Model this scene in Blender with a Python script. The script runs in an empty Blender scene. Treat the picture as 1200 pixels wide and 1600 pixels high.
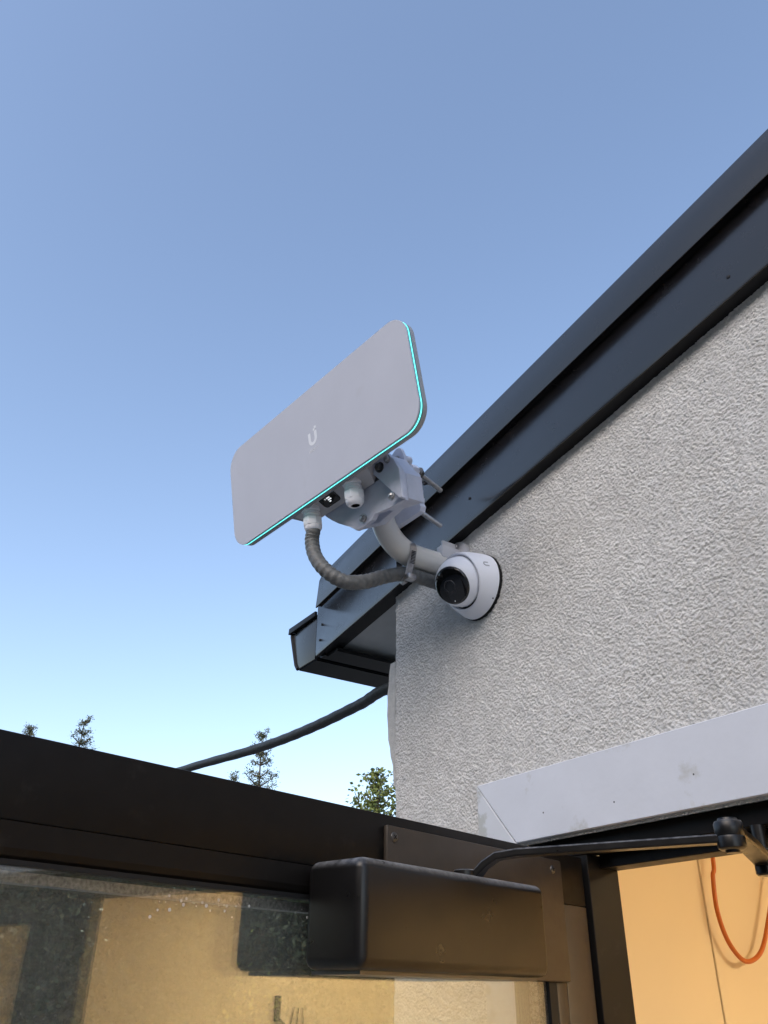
import bpy, bmesh, math, random
import numpy as np
from mathutils import Vector, Matrix
random.seed(7)
S = bpy.context.scene
C = S.collection
PI = math.pi

# ------------------------------------------------------------------ camera
FWD = Vector((-0.725070, 0.465487, 0.507538)); RGT = Vector((0.545418, 0.838098, 0.010527)); UPV = Vector((0.420467, -0.284453, 0.861565))
CAMZ = 2.0
cd = bpy.data.cameras.new('camera'); cam = bpy.data.objects.new('camera', cd); C.objects.link(cam)
cd.sensor_fit = 'VERTICAL'; cd.sensor_height = 36.0; cd.sensor_width = 27.0; cd.lens = 36.0 * 1290.0 / 1600.0
cd.clip_start = 0.02; cd.clip_end = 2000
cam.matrix_world = Matrix(((RGT.x, UPV.x, -FWD.x, 0), (RGT.y, UPV.y, -FWD.y, 0), (RGT.z, UPV.z, -FWD.z, CAMZ), (0, 0, 0, 1)))
S.camera = cam

# ------------------------------------------------------------------ light
SUN_AZ = Vector((0.42, -0.90, 0)).normalized(); SUN_EL = math.radians(35)
W = bpy.data.worlds.new('World'); S.world = W; W.use_nodes = True
wn = W.node_tree.nodes; wl = W.node_tree.links
bg = wn['Background']; sky = wn.new('ShaderNodeTexSky'); sky.sky_type = 'NISHITA'; sky.sun_disc = False
sky.sun_elevation = SUN_EL; sky.sun_rotation = math.atan2(SUN_AZ.x, SUN_AZ.y)
sky.altitude = 100; sky.air_density = 1.0; sky.dust_density = 1.6; sky.ozone_density = 1.35
tint = wn.new('ShaderNodeMixRGB'); tint.blend_type = 'MULTIPLY'; tint.inputs[0].default_value = 1.0; tint.inputs[2].default_value = (1.045, 0.985, 0.94, 1)   # a slightly warm white balance
wl.new(sky.outputs[0], tint.inputs[1]); wl.new(tint.outputs[0], bg.inputs[0]); bg.inputs[1].default_value = 0.15
sd = bpy.data.lights.new('sun', 'SUN'); sd.energy = 0.70; sd.angle = math.radians(60); sd.color = (1.0, 0.97, 0.94)
sun = bpy.data.objects.new('sun', sd); C.objects.link(sun); sun.location = (3, -8, 6)
sv = Vector((SUN_AZ.x * math.cos(SUN_EL), SUN_AZ.y * math.cos(SUN_EL), math.sin(SUN_EL)))
sun.rotation_euler = sv.to_track_quat('Z', 'Y').to_euler()
S.view_settings.view_transform = 'Standard'; S.view_settings.look = 'None'
S.view_settings.gamma = 1.0; S.view_settings.use_curve_mapping = False; S.view_settings.exposure = 1.13
S.render.engine = 'CYCLES'; S.cycles.use_denoising = True; S.cycles.max_bounces = 10; S.cycles.transparent_max_bounces = 24
S.cycles.sample_clamp_indirect = 6.0

# ------------------------------------------------------------------ materials
def mat(name, col, rough=0.5, metal=0.0, spec=0.5, noise=None, bump=None, emis=None, dust=None, rnoise=0.0, stains=None, coat=None):
    """noise=(scale, amount); bump=(scale, distance); dust=(colour, amount) settles on faces that look up; stains=(colour, scale, lo, hi)"""
    m = bpy.data.materials.new(name); m.use_nodes = True; N = m.node_tree.nodes; L = m.node_tree.links
    b = N['Principled BSDF']; b.inputs['Roughness'].default_value = rough; b.inputs['Metallic'].default_value = metal
    b.inputs['Specular IOR Level'].default_value = spec; b.inputs['Base Color'].default_value = (*col, 1)
    tc = N.new('ShaderNodeTexCoord'); out = None
    def nz(scale, detail=4, rgh=0.55):
        n = N.new('ShaderNodeTexNoise'); n.inputs['Scale'].default_value = scale; n.inputs['Detail'].default_value = detail
        n.inputs['Roughness'].default_value = rgh; L.new(tc.outputs['Object'], n.inputs['Vector']); return n
    if noise:
        n = nz(noise[0]); r = N.new('ShaderNodeValToRGB'); k = noise[1]
        r.color_ramp.elements[0].position = 0.3; r.color_ramp.elements[1].position = 0.7
        r.color_ramp.elements[0].color = (*[c * (1 - k) for c in col], 1); r.color_ramp.elements[1].color = (*[min(1, c * (1 + k)) for c in col], 1)
        L.new(n.outputs[0], r.inputs[0]); out = r.outputs[0]
    if stains:
        n = nz(stains[1], 6, 0.65); mr = N.new('ShaderNodeMapRange'); mr.inputs[1].default_value = stains[2]; mr.inputs[2].default_value = stains[3]
        L.new(n.outputs[0], mr.inputs[0]); mx = N.new('ShaderNodeMixRGB'); L.new(mr.outputs[0], mx.inputs[0])
        if out: L.new(out, mx.inputs[1])
        else: mx.inputs[1].default_value = (*col, 1)
        mx.inputs[2].default_value = (*stains[0], 1); out = mx.outputs[0]
    if dust:
        g = N.new('ShaderNodeNewGeometry'); sp = N.new('ShaderNodeSeparateXYZ'); L.new(g.outputs['Normal'], sp.inputs[0])
        mr = N.new('ShaderNodeMapRange'); mr.inputs[1].default_value = 0.25; mr.inputs[2].default_value = 0.95; mr.inputs[4].default_value = dust[1]
        L.new(sp.outputs[2], mr.inputs[0]); n = nz(140, 5, 0.7); mu = N.new('ShaderNodeMath'); mu.operation = 'MULTIPLY'
        mr2 = N.new('ShaderNodeMapRange'); mr2.inputs[1].default_value = 0.3; mr2.inputs[2].default_value = 0.62
        L.new(n.outputs[0], mr2.inputs[0]); L.new(mr.outputs[0], mu.inputs[0]); L.new(mr2.outputs[0], mu.inputs[1])
        mx = N.new('ShaderNodeMixRGB'); L.new(mu.outputs[0], mx.inputs[0])
        if out: L.new(out, mx.inputs[1])
        else: mx.inputs[1].default_value = (*col, 1)
        mx.inputs[2].default_value = (*dust[0], 1); out = mx.outputs[0]
    if out: L.new(out, b.inputs['Base Color'])
    if rnoise:
        n = nz(35, 5, 0.65); mr = N.new('ShaderNodeMapRange'); mr.inputs[1].default_value = 0.3; mr.inputs[2].default_value = 0.7
        mr.inputs[3].default_value = max(0.02, rough - rnoise); mr.inputs[4].default_value = rough + rnoise
        L.new(n.outputs[0], mr.inputs[0]); L.new(mr.outputs[0], b.inputs['Roughness'])
    if bump:
        n = nz(bump[0], 3); bp = N.new('ShaderNodeBump'); bp.inputs['Distance'].default_value = bump[1]; bp.inputs['Strength'].default_value = 1.0
        L.new(n.outputs[0], bp.inputs['Height']); L.new(bp.outputs[0], b.inputs['Normal'])
    if coat: b.inputs['Specular Tint'].default_value = (1, .90, .76, 1); b.inputs['Coat Tint'].default_value = (1, .93, .82, 1); b.inputs['Coat Weight'].default_value = coat[0]; b.inputs['Coat Roughness'].default_value = coat[1]
    if emis:
        b.inputs['Emission Color'].default_value = (*emis[0], 1); b.inputs['Emission Strength'].default_value = emis[1]
    return m

M = {}
M['stucco'] = mat('stucco', (0.60, 0.595, 0.575), 0.95, spec=0.2, noise=(60, 0.10), bump=(900, 0.0008), stains=((0.52, 0.51, 0.485), 5, 0.52, 0.80))
M['plaster_raw'] = mat('raw_plaster', (0.50, 0.49, 0.46), 0.95, spec=0.2, noise=(90, 0.12), bump=(500, 0.001))
M['eave'] = mat('eave_metal', (0.004, 0.004, 0.006), 0.24, spec=0.55, noise=(14, 0.10), rnoise=0.05, bump=(7, 0.0010), dust=((0.10, 0.10, 0.10), 0.3), coat=(0.45, 0.16))
M['eave_dark'] = mat('eave_black_metal', (0.007, 0.007, 0.008), 0.5, spec=0.3, noise=(20, 0.2))
M['soffit'] = mat('soffit_grey', (0.48, 0.48, 0.47), 0.75, spec=0.3, noise=(30, 0.05))
M['bronze'] = mat('door_bronze', (0.0085, 0.0072, 0.0062), 0.42, spec=0.14, noise=(40, 0.12), rnoise=0.07, dust=((0.05, 0.045, 0.04), 0.4), stains=((0.032, 0.028, 0.024), 22, 0.60, 0.85))
M['bronze_lit'] = mat('door_bronze_lit', (0.046, 0.036, 0.027), 0.40, spec=0.32, noise=(40, 0.12), rnoise=0.08, stains=((0.028, 0.023, 0.018), 18, 0.58, 0.85))  # door bronze again, warm room light painted in as a lighter colour
M['closer'] = mat('closer_bronze', (0.0060, 0.0055, 0.0055), 0.32, spec=0.40, noise=(60, 0.12), rnoise=0.06, dust=((0.22, 0.22, 0.22), 0.95), stains=((0.013, 0.012, 0.011), 45, 0.64, 0.85))
M['black'] = mat('black_rubber', (0.010, 0.010, 0.010), 0.7, spec=0.3)
M['casing'] = mat('white_casing', (0.60, 0.62, 0.665), 0.45, spec=0.4, noise=(18, 0.03), stains=((0.46, 0.46, 0.44), 16, 0.60, 0.72), bump=(40, 0.0004))
M['casing_worn'] = mat('worn_white_casing', (0.58, 0.60, 0.63), 0.5, spec=0.35, noise=(18, 0.04), stains=((0.44, 0.45, 0.43), 24, 0.50, 0.58))
M['white'] = mat('white_plastic', (0.82, 0.835, 0.89), 0.42, spec=0.45, noise=(25, 0.025))
M['cover'] = mat('antenna_white', (0.49, 0.51, 0.575), 0.5, spec=0.4, noise=(9, 0.03), stains=((0.45, 0.465, 0.515), 13, 0.62, 0.85))
M['ltgrey'] = mat('pale_grey_plastic', (0.50, 0.50, 0.52), 0.5, spec=0.4, noise=(40, 0.05))
M['rim'] = mat('rim_grey', (0.28, 0.29, 0.31), 0.45, spec=0.4)
M['teal'] = mat('teal_diffuser', (0.05, 0.20, 0.22), 0.3, spec=0.5)
M['led'] = mat('led_cyan', (0.1, 0.5, 0.5), 0.3, emis=((0.16, 0.95, 0.92), 0.75))
M['cast'] = mat('cast_bracket_paint', (0.53, 0.56, 0.66), 0.48, spec=0.45, noise=(70, 0.05), bump=(400, 0.0003))
M['pole'] = mat('pole_grey_paint', (0.66, 0.64, 0.60), 0.30, spec=0.5, noise=(30, 0.05))
M['conduit'] = mat('grey_conduit', (0.115, 0.118, 0.116), 0.48, spec=0.4, noise=(120, 0.25), bump=(300, 0.0006))
M['steel'] = mat('galvanised_steel', (0.42, 0.42, 0.43), 0.40, metal=1.0, noise=(200, 0.2))
M['steel_dark'] = mat('dark_steel', (0.10, 0.10, 0.10), 0.4, metal=0.8)
M['glossblack'] = mat('gloss_black', (0.004, 0.004, 0.005), 0.06, spec=0.6)
M['logo'] = mat('logo_white', (0.74, 0.76, 0.79), 0.35, spec=0.5)
M['logo_faint'] = mat('logo_faint', (0.78, 0.79, 0.82), 0.4)
M['logo_grey'] = mat('logo_grey', (0.42, 0.43, 0.46), 0.35)
M['pixel'] = mat('screen_pixel', (0.6, 0.6, 0.6), 0.4, emis=((0.9, 0.95, 1.0), 0.45))
M['cream'] = mat('cream_paint', (0.80, 0.70, 0.52), 0.7, spec=0.3, noise=(3, 0.03))
M['room_floor'] = mat('room_floor', (0.42, 0.34, 0.24), 0.6, noise=(6, 0.1))
M['orange'] = mat('orange_cable', (0.55, 0.14, 0.02), 0.4, spec=0.5)
M['cable'] = mat('black_cable', (0.030, 0.034, 0.034), 0.55, spec=0.4, noise=(90, 0.25), bump=(160, 0.001))
M['lime'] = mat('pale_splash', (0.5, 0.5, 0.48), 0.8)
M['bark'] = mat('bark', (0.09, 0.07, 0.05), 0.9, noise=(20, 0.3))
M['ground'] = mat('ground', (0.22, 0.21, 0.19), 0.9, noise=(0.6, 0.2), bump=(40, 0.01))
M['patio'] = mat('patio', (0.33, 0.32, 0.30), 0.85, noise=(4, 0.12), bump=(60, 0.003))
M['lamp'] = mat('lamp_diffuser', (0.9, 0.85, 0.75), 0.4, emis=((1.0, 0.735, 0.43), 14.0))
M['spacer'] = mat('spacer_bar', (0.35, 0.34, 0.33), 0.35, metal=0.9, noise=(400, 0.5))
def leafmat(name, a, b):
    m = mat(name, a, 0.6, spec=0.3); N = m.node_tree.nodes; L = m.node_tree.links; p = N['Principled BSDF']
    oi = N.new('ShaderNodeNewGeometry'); r = N.new('ShaderNodeValToRGB'); r.color_ramp.elements[0].color = (*a, 1); r.color_ramp.elements[1].color = (*b, 1)
    L.new(oi.outputs['Random Per Island'], r.inputs[0]); L.new(r.outputs[0], p.inputs['Base Color'])
    p.inputs['Transmission Weight'].default_value = 0.0
    return m
M['needle'] = leafmat('conifer_needles', (0.065, 0.08, 0.05), (0.13, 0.14, 0.07))
M['leaf'] = leafmat('broad_leaves', (0.08, 0.11, 0.03), (0.20, 0.23, 0.06))
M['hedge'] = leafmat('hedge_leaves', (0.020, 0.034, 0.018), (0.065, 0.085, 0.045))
def glassmat():
    m = bpy.data.materials.new('coated_glass'); m.use_nodes = True; N = m.node_tree.nodes; L = m.node_tree.links
    N.remove(N['Principled BSDF']); o = N['Material Output']
    t = N.new('ShaderNodeBsdfTransparent'); t.inputs[0].default_value = (0.93, 0.95, 0.93, 1)
    g = N.new('ShaderNodeBsdfGlossy'); g.inputs['Roughness'].default_value = 0.004; g.inputs[0].default_value = (0.80, 0.82, 0.82, 1)
    f = N.new('ShaderNodeFresnel'); ge = N.new('ShaderNodeNewGeometry'); io = N.new('ShaderNodeMapRange'); io.inputs[3].default_value = 1.52; io.inputs[4].default_value = 1 / 1.52
    L.new(ge.outputs['Backfacing'], io.inputs[0]); L.new(io.outputs[0], f.inputs[0])
    ad = N.new('ShaderNodeMath'); ad.operation = 'MULTIPLY_ADD'; ad.inputs[1].default_value = 1.4; ad.inputs[2].default_value = 0.065
    L.new(f.outputs[0], ad.inputs[0]); mx = N.new('ShaderNodeMixShader'); L.new(ad.outputs[0], mx.inputs[0])
    L.new(t.outputs[0], mx.inputs[1]); L.new(g.outputs[0], mx.inputs[2])
    # a film of dust and dried drops
    tc = N.new('ShaderNodeTexCoord'); d = N.new('ShaderNodeBsdfDiffuse'); d.inputs[0].default_value = (0.6, 0.58, 0.53, 1)
    n = N.new('ShaderNodeTexNoise'); n.inputs['Scale'].default_value = 150; n.inputs['Detail'].default_value = 6; n.inputs['Roughness'].default_value = 0.7
    L.new(tc.outputs['Object'], n.inputs['Vector']); mr = N.new('ShaderNodeMapRange'); mr.inputs[1].default_value = 0.45; mr.inputs[2].default_value = 0.85; mr.inputs[3].default_value = 0.035; mr.inputs[4].default_value = 0.11
    L.new(n.outputs[0], mr.inputs[0]); m2 = N.new('ShaderNodeMixShader'); L.new(mr.outputs[0], m2.inputs[0])
    L.new(mx.outputs[0], m2.inputs[1]); L.new(d.outputs[0], m2.inputs[2]); L.new(m2.outputs[0], o.inputs[0])
    return m
M['glass'] = glassmat()

# ------------------------------------------------------------------ mesh helpers
def link(name, me, m=None, parent=None, kind=None, label=None, smooth=None):
    o = bpy.data.objects.new(name, me); C.objects.link(o)
    if m is not None and not me.materials: me.materials.append(m)
    if parent is not None: o.parent = parent
    if kind: o['kind'] = kind
    if label: o['label'] = label
    if smooth is not None:
        me.shade_smooth(); me.set_sharp_from_angle(angle=math.radians(smooth))
    return o
def obj(name, bm, m, parent=None, kind=None, label=None, smooth=35):
    bmesh.ops.recalc_face_normals(bm, faces=bm.faces)
    me = bpy.data.meshes.new(name); bm.to_mesh(me); bm.free()
    return link(name, me, m, parent, kind, label, smooth)
def thing(name, label, cat, loc=(0, 0, 0), mtx=None, group=None):
    o = bpy.data.objects.new(name, None); C.objects.link(o); o.empty_display_size = 0.1
    if mtx is not None: o.matrix_world = mtx
    else: o.location = loc
    o['label'] = label; o['category'] = cat
    if group: o['group'] = group
    return o
def tag(o, label, cat, group=None):
    o['label'] = label; o['category'] = cat
    if group: o['group'] = group
    return o
def box(bm, x0, x1, y0, y1, z0, z1, r=0, seg=2):
    t = bmesh.new(); bmesh.ops.create_cube(t, size=1)
    for v in t.verts: v.co = Vector(((x0 + x1) / 2 + v.co.x * (x1 - x0), (y0 + y1) / 2 + v.co.y * (y1 - y0), (z0 + z1) / 2 + v.co.z * (z1 - z0)))
    if r: bmesh.ops.bevel(t, geom=list(t.edges), offset=r, segments=seg, profile=0.5, affect='EDGES')
    return merge(bm, t)
def merge(bm, t, mtx=None):
    if mtx is not None: bmesh.ops.transform(t, matrix=mtx, verts=t.verts)
    me = bpy.data.meshes.new('tmp'); t.to_mesh(me); t.free(); bm.from_mesh(me); bpy.data.meshes.remove(me); return bm
def BOX(*a, **k): return box(bmesh.new(), *a, **k)
def prism(bm, pts, axis, a0, a1, r=0, seg=2):
    """polygon pts in the plane across `axis` (x: (y,z), y: (x,z), z: (x,y)), extruded a0..a1"""
    t = bmesh.new()
    def P(p, a): return {'x': (a, p[0], p[1]), 'y': (p[0], a, p[1]), 'z': (p[0], p[1], a)}[axis]
    A = [t.verts.new(P(p, a0)) for p in pts]; B = [t.verts.new(P(p, a1)) for p in pts]; n = len(pts)
    fa = t.faces.new(A); fb = t.faces.new(B[::-1])
    for i in range(n): t.faces.new((A[i], B[i], B[(i + 1) % n], A[(i + 1) % n]))
    if r:
        es = [e for e in t.edges if (e in fa.edges or e in fb.edges)]
        bmesh.ops.bevel(t, geom=es, offset=r, segments=seg, profile=0.5, affect='EDGES')
    return merge(bm, t)
def smoothpoly(pts, n=6):
    out = []; k = len(pts)
    for i in range(k):
        p0, p1, p2, p3 = [Vector((*pts[(i + j - 1) % k], 0)) for j in range(4)]
        for s in range(n):
            t = s / n
            q = 0.5 * ((2 * p1) + (p2 - p0) * t + (2 * p0 - 5 * p1 + 4 * p2 - p3) * t * t + (3 * p1 - p0 - 3 * p2 + p3) * t ** 3)
            out.append((q.x, q.y))
    return out
def rrect(w, h, r, n=10, cx=0, cz=0):
    out = []
    for (sx, sz, a0) in ((1, 1, 0), (-1, 1, PI / 2), (-1, -1, PI), (1, -1, 1.5 * PI)):
        for i in range(n + 1):
            a = a0 + PI / 2 * i / n
            out.append((cx + sx * (w / 2 - r) + r * math.cos(a), cz + sz * (h / 2 - r) + r * math.sin(a)))
    return out
def cat(pts, n=8):
    P = [Vector(p) for p in pts]; P = [2 * P[0] - P[1]] + P + [2 * P[-1] - P[-2]]; out = []
    for i in range(1, len(P) - 2):
        for s in range(n):
            t = s / n; p0, p1, p2, p3 = P[i - 1:i + 3]
            out.append(0.5 * ((2 * p1) + (p2 - p0) * t + (2 * p0 - 5 * p1 + 4 * p2 - p3) * t * t + (3 * p1 - p0 - 3 * p2 + p3) * t ** 3))
    out.append(P[-2]); return out
def tube(bm, pts, rad, segs=12, cap=True):
    pts = [Vector(p) for p in pts]; n = len(pts); R = rad if callable(rad) else (lambda i: rad)
    T = [(pts[min(i + 1, n - 1)] - pts[max(i - 1, 0)]).normalized() for i in range(n)]
    u = T[0].orthogonal().normalized(); rings = []
    for i in range(n):
        u = (u - T[i] * u.dot(T[i])).normalized(); v = T[i].cross(u); r = R(i)
        rings.append([bm.verts.new(pts[i] + (u * math.cos(2 * PI * k / segs) + v * math.sin(2 * PI * k / segs)) * r) for k in range(segs)])
    for a, b in zip(rings, rings[1:]):
        for k in range(segs): bm.faces.new((a[k], a[(k + 1) % segs], b[(k + 1) % segs], b[k]))
    if cap: bm.faces.new(rings[0][::-1]); bm.faces.new(rings[-1])
    return bm
def lathe(bm, prof, o=(0, 0, 0), d=(0, 0, 1), segs=32):
    """prof: list of (distance along d, radius)"""
    o = Vector(o); d = Vector(d).normalized(); u = d.orthogonal().normalized(); v = d.cross(u); rings = []
    for (a, r) in prof:
        if r < 1e-6: rings.append([bm.verts.new(o + d * a)])
        else: rings.append([bm.verts.new(o + d * a + (u * math.cos(2 * PI * k / segs) + v * math.sin(2 * PI * k / segs)) * r) for k in range(segs)])
    for A, B in zip(rings, rings[1:]):
        for k in range(segs):
            k2 = (k + 1) % segs
            if len(A) == 1 and len(B) == 1: continue
            if len(A) == 1: bm.faces.new((A[0], B[k2], B[k]))
            elif len(B) == 1: bm.faces.new((A[k], A[k2], B[0]))
            else: bm.faces.new((A[k], A[k2], B[k2], B[k]))
    return bm
def cyl(bm, p0, p1, r, segs=20, bev=0.0):
    p0 = Vector(p0); p1 = Vector(p1); L = (p1 - p0).length; b = min(bev, L / 3, r / 2)
    return lathe(bm, [(0, 0), (0, r - b), (b, r), (L - b, r), (L, r - b), (L, 0)] if b else [(0, 0), (0, r), (L, r), (L, 0)], p0, p1 - p0, segs)
def hexa(bm, p0, p1, r, bev=0.0): return cyl(bm, p0, p1, r, 6, bev)
def screw(parent, p, d, r, m, name='screw'):
    """a countersunk cross-head screw: domed head with two slots cut as recessed dark bars"""
    p = Vector(p); d = Vector(d).normalized()
    s = obj(name, lathe(bmesh.new(), [(0, r), (r * 0.18, r * 0.93), (r * 0.30, r * 0.6), (r * 0.32, 0)], p, d, 24), m, parent)
    u = d.orthogonal().normalized(); v = d.cross(u); bm = bmesh.new()
    for a, b in ((u, v), (v, u)):
        t = bmesh.new(); bmesh.ops.create_cube(t, size=1)
        mx = Matrix((a * r * 1.0, b * r * 0.24, d * r * 0.10)).transposed().to_4x4(); mx.translation = p + d * r * 0.32
        merge(bm, t, mx)
    obj('cross_slot', bm, M['black'], s, smooth=None)
    return s

# ------------------------------------------------------------------ ground
g = obj('ground', BOX(-400, 400, -400, 400, -0.5, 0), M['ground'], kind='structure', smooth=None)
g = obj('patio', BOX(-3.2, 6, -4, 0.76, 0.004, 0.02), M['patio'], kind='structure', smooth=None)

# ------------------------------------------------------------------ house
YW = 0.772                      # plane of the stuccoed gable wall
XC = -1.165                     # the corner of the house
house = thing('house', 'pale grey stuccoed house wall under a dark metal eave, sloping up to the right', 'house', (XC, YW, 0))
def hobj(name, bm, m, **k):
    o = obj(name, bm, m, None, **k); o.parent = house; o.matrix_parent_inverse = Matrix.Translation((-XC, -YW, 0)); return o
FB = lambda x: 2.675 + 0.140 * (x + 0.8725)      # lower edge of the fascia board
CB = lambda x: 2.7940 + 0.148 * (x + 0.774)      # lower edge of the cap above it
rng = np.random.default_rng(3)
def blur(a, s):
    f = np.fft.rfft2(a); ky = np.fft.fftfreq(a.shape[0])[:, None]; kx = np.fft.rfftfreq(a.shape[1])[None]
    k = np.exp(-2 * (PI * s) ** 2 * (kx ** 2 + ky ** 2)); r = np.fft.irfft2(f * k, s=a.shape); return (r - r.mean()) / r.std()
def stucco_panel(x0, x1, z0, z1, st, hole=None, edge=False):
    nx = int(round((x1 - x0) / st)) + 1; nz = int(round((z1 - z0) / st)) + 1
    X, Z = np.meshgrid(np.linspace(x0, x1, nx), np.linspace(z0, z1, nz))
    fine = blur(rng.standard_normal((nz, nx)), 0.00062 / st); mid = blur(rng.standard_normal((nz, nx)), 0.00105 / st); big = blur(rng.standard_normal((nz, nx)), 0.05 / st)
    hgt = 0.00036 * np.tanh(fine * 1.2) + 0.00050 * np.tanh(mid * 1.3) + 0.0006 * big
    # troweled-off worms where the aggregate rolled
    worm = np.abs(blur(rng.standard_normal((nz, nx)), 0.00102 / st)); hgt -= 0.00105 * np.exp(-(worm / 0.22) ** 2)
    Yv = YW - 0.001 - hgt; Xv = X.copy()
    if edge:
        w = np.clip(1 - (X - x0) / 0.012, 0, 1); Yv += 0.009 * w ** 2
        jag = np.interp(Z[:, 0], np.linspace(z0, z1, 220), rng.standard_normal(220) * 0.0017); Xv += jag[:, None] * w
    co = np.stack([Xv, Yv, Z], -1).reshape(-1, 3)
    idx = np.arange(nx * nz).reshape(nz, nx); q = np.stack([idx[:-1, :-1], idx[:-1, 1:], idx[1:, 1:], idx[1:, :-1]], -1).reshape(-1, 4)
    c = co[q].mean(1); keep = c[:, 2] < FB(c[:, 0]) + 0.02
    if hole: keep &= ~((c[:, 0] > hole[0]) & (c[:, 0] < hole[1]) & (c[:, 2] < hole[2]))
    q = q[keep]; used = np.unique(q); mp = np.full(len(co), -1); mp[used] = np.arange(len(used)); co = co[used]; q = mp[q]
    me = bpy.data.meshes.new('stucco'); me.vertices.add(len(co)); me.vertices.foreach_set('co', co.astype(np.float32).ravel())
    me.loops.add(q.size); me.loops.foreach_set('vertex_index', q.astype(np.int32).ravel())
    me.polygons.add(len(q)); me.polygons.foreach_set('loop_start', np.arange(0, q.size, 4, dtype=np.int32)); me.update(calc_edges=True); me.validate()
    return me
me = stucco_panel(XC, -0.28, 1.93, 2.79, 0.00082, (-0.875, 0.30, 2.172), True)
o = link('stucco', me, M['stucco'], None, smooth=180); o.parent = house; o.matrix_parent_inverse = Matrix.Translation((-XC, -YW, 0))
bm = bmesh.new()                 # the rest of the gable wall: below, right of and above the fine part
XR = 6.0
wallpoly = [(XC, 0), (-0.875, 0), (-0.875, 1.93), (XC, 1.93)]
prism(bm, wallpoly, 'y', YW, YW + 0.03)
prism(bm, [(-0.28, 2.172), (XR, 2.172), (XR, FB(XR)), (-0.28, FB(-0.28))], 'y', YW, YW + 0.03)
prism(bm, [(1.10, 0), (XR, 0), (XR, 2.170), (1.10, 2.170)], 'y', YW, YW + 0.03)
hobj('gable_wall', bm, M['stucco'], smooth=None)
bm = bmesh.new()                 # masonry behind the render, with the door opening
prism(bm, [(XC, 0), (-0.87, 0), (-0.87, FB(-.87)), (XC, FB(XC))], 'y', YW + 0.012, 0.92)
prism(bm, [(-0.868, 2.175), (XR, 2.175), (XR, FB(XR)), (-0.868, FB(-.868))], 'y', YW + 0.032, 0.92)
prism(bm, [(1.12, 0), (XR, 0), (XR, 2.173), (1.12, 2.173)], 'y', YW + 0.032, 0.92)
hobj('wall_core', bm, M['stucco'], smooth=None)
hobj('side_wall', BOX(XC + 0.002, -0.975, 0.922, 6.5, 0, 2.62), M['stucco'], smooth=None)
hobj('rear_wall', BOX(-0.97, XR, 6.3, 6.5, 0, 3.4), M['stucco'], smooth=None)
# a torn lump of plaster and mesh on the corner
bm = bmesh.new()
prof = [(2.300, 0.001), (2.335, 0.004), (2.352, 0.011), (2.366, 0.013), (2.380, 0.0185), (2.40, 0.0195), (2.425, 0.0225), (2.445, 0.0215), (2.462, 0.0220), (2.475, 0.0185), (2.50, 0.0165), (2.515, 0.013)]
pts = [(XC + 0.003, z) for z, w in prof] + [(XC - w, z) for z, w in prof[::-1]]
for k in range(5): prism(bm, [(p[0] + (0.0022 * (k % 2) if p[0] < XC else 0), p[1]) for p in pts], 'y', YW + 0.002 + 0.011 * k, YW + 0.0115 + 0.011 * k)
hobj('plaster_lump', bm, M['plaster_raw'], smooth=None)

# eave: fascia board, cap flashing, soffit, gutter
YF = 0.749; XL = -1.418
bm = bmesh.new(); prism(bm, [(XL, FB(XL)), (4.5, FB(4.5)), (4.5, CB(4.5) + 0.03), (XL - 0.002, CB(XL) + 0.012), (XL - 0.002, FB(XL) + 0.01)], 'y', YF, YF + 0.0025, r=0.0008)
fb = hobj('fascia_board', bm, M['eave'])
hobj('fascia_return', prism(bmesh.new(), [(XL + .004, FB(XL) + 0.0012), (4.5, FB(4.5) + .0012), (4.5, FB(4.5) + .012), (XL + .004, FB(XL) + .012)], 'y', YF + 0.0028, YW + 0.010), M['eave_dark'], smooth=None)
for (x, z) in ((-0.386, 2.773), (-1.398, 2.661), (-1.404, 2.629), (-0.905, 2.715)):
    rv = obj('rivet', lathe(bmesh.new(), [(0, 0.0028), (0.0008, 0.0024), (0.0014, 0)], (x, YF, z), (0, -1, 0), 12), M['eave_dark'], None); rv.parent = fb
XCL = -1.408; YC = 0.738
bm = bmesh.new(); prism(bm, [(XCL - 0.002, CB(XCL)), (4.5, CB(4.5)), (4.5, CB(4.5) + 0.067), (XCL + 0.020, CB(XCL) + 0.068), (XCL + 0.008, CB(XCL) + 0.058)], 'y', YC, YC + 0.004, r=0.001)
prism(bm, [(XCL + .006, CB(XCL + .006) + 0.0005), (4.5, CB(4.5) + 0.0005), (4.5, CB(4.5) + 0.006), (XCL + .006, CB(XCL + .006) + 0.006)], 'y', YC + 0.0042, YF - 0.0005)   # drip return
prism(bm, [(XCL + .02, CB(XCL + .02) + 0.066), (4.5, CB(4.5) + 0.0655), (4.5, CB(4.5) + 0.069), (XCL + .02, CB(XCL + .02) + 0.069)], 'y', YC + 0.0042, 0.90)
hobj('fascia_cap', bm, M['eave'])
bm = bmesh.new(); prism(bm, [(XL + 0.02, CB(XL) + 0.055), (4.5, CB(4.5) + 0.055), (4.5, CB(4.5) + 0.064), (XL + 0.02, CB(XL) + 0.064)], 'y', 0.760, 7.0)
hobj('roof', bm, M['eave_dark'], smooth=None)
bm = bmesh.new(); prism(bm, [(XL + 0.010, FB(XL) + 0.012), (XC + 0.001, FB(XC) + 0.012), (XC + 0.001, FB(XC) + 0.02), (XL + 0.010, FB(XL) + 0.02)], 'y', YW + 0.008, 6.6)
hobj('soffit', bm, M['soffit'], smooth=None)
bm = BOX(XL + 0.001, XL + 0.020, YF + 0.0105, 6.6, FB(XL) - 0.002, CB(XL) + 0.02)
hobj('eave_board', bm, M['eave_dark'], smooth=None)
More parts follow.
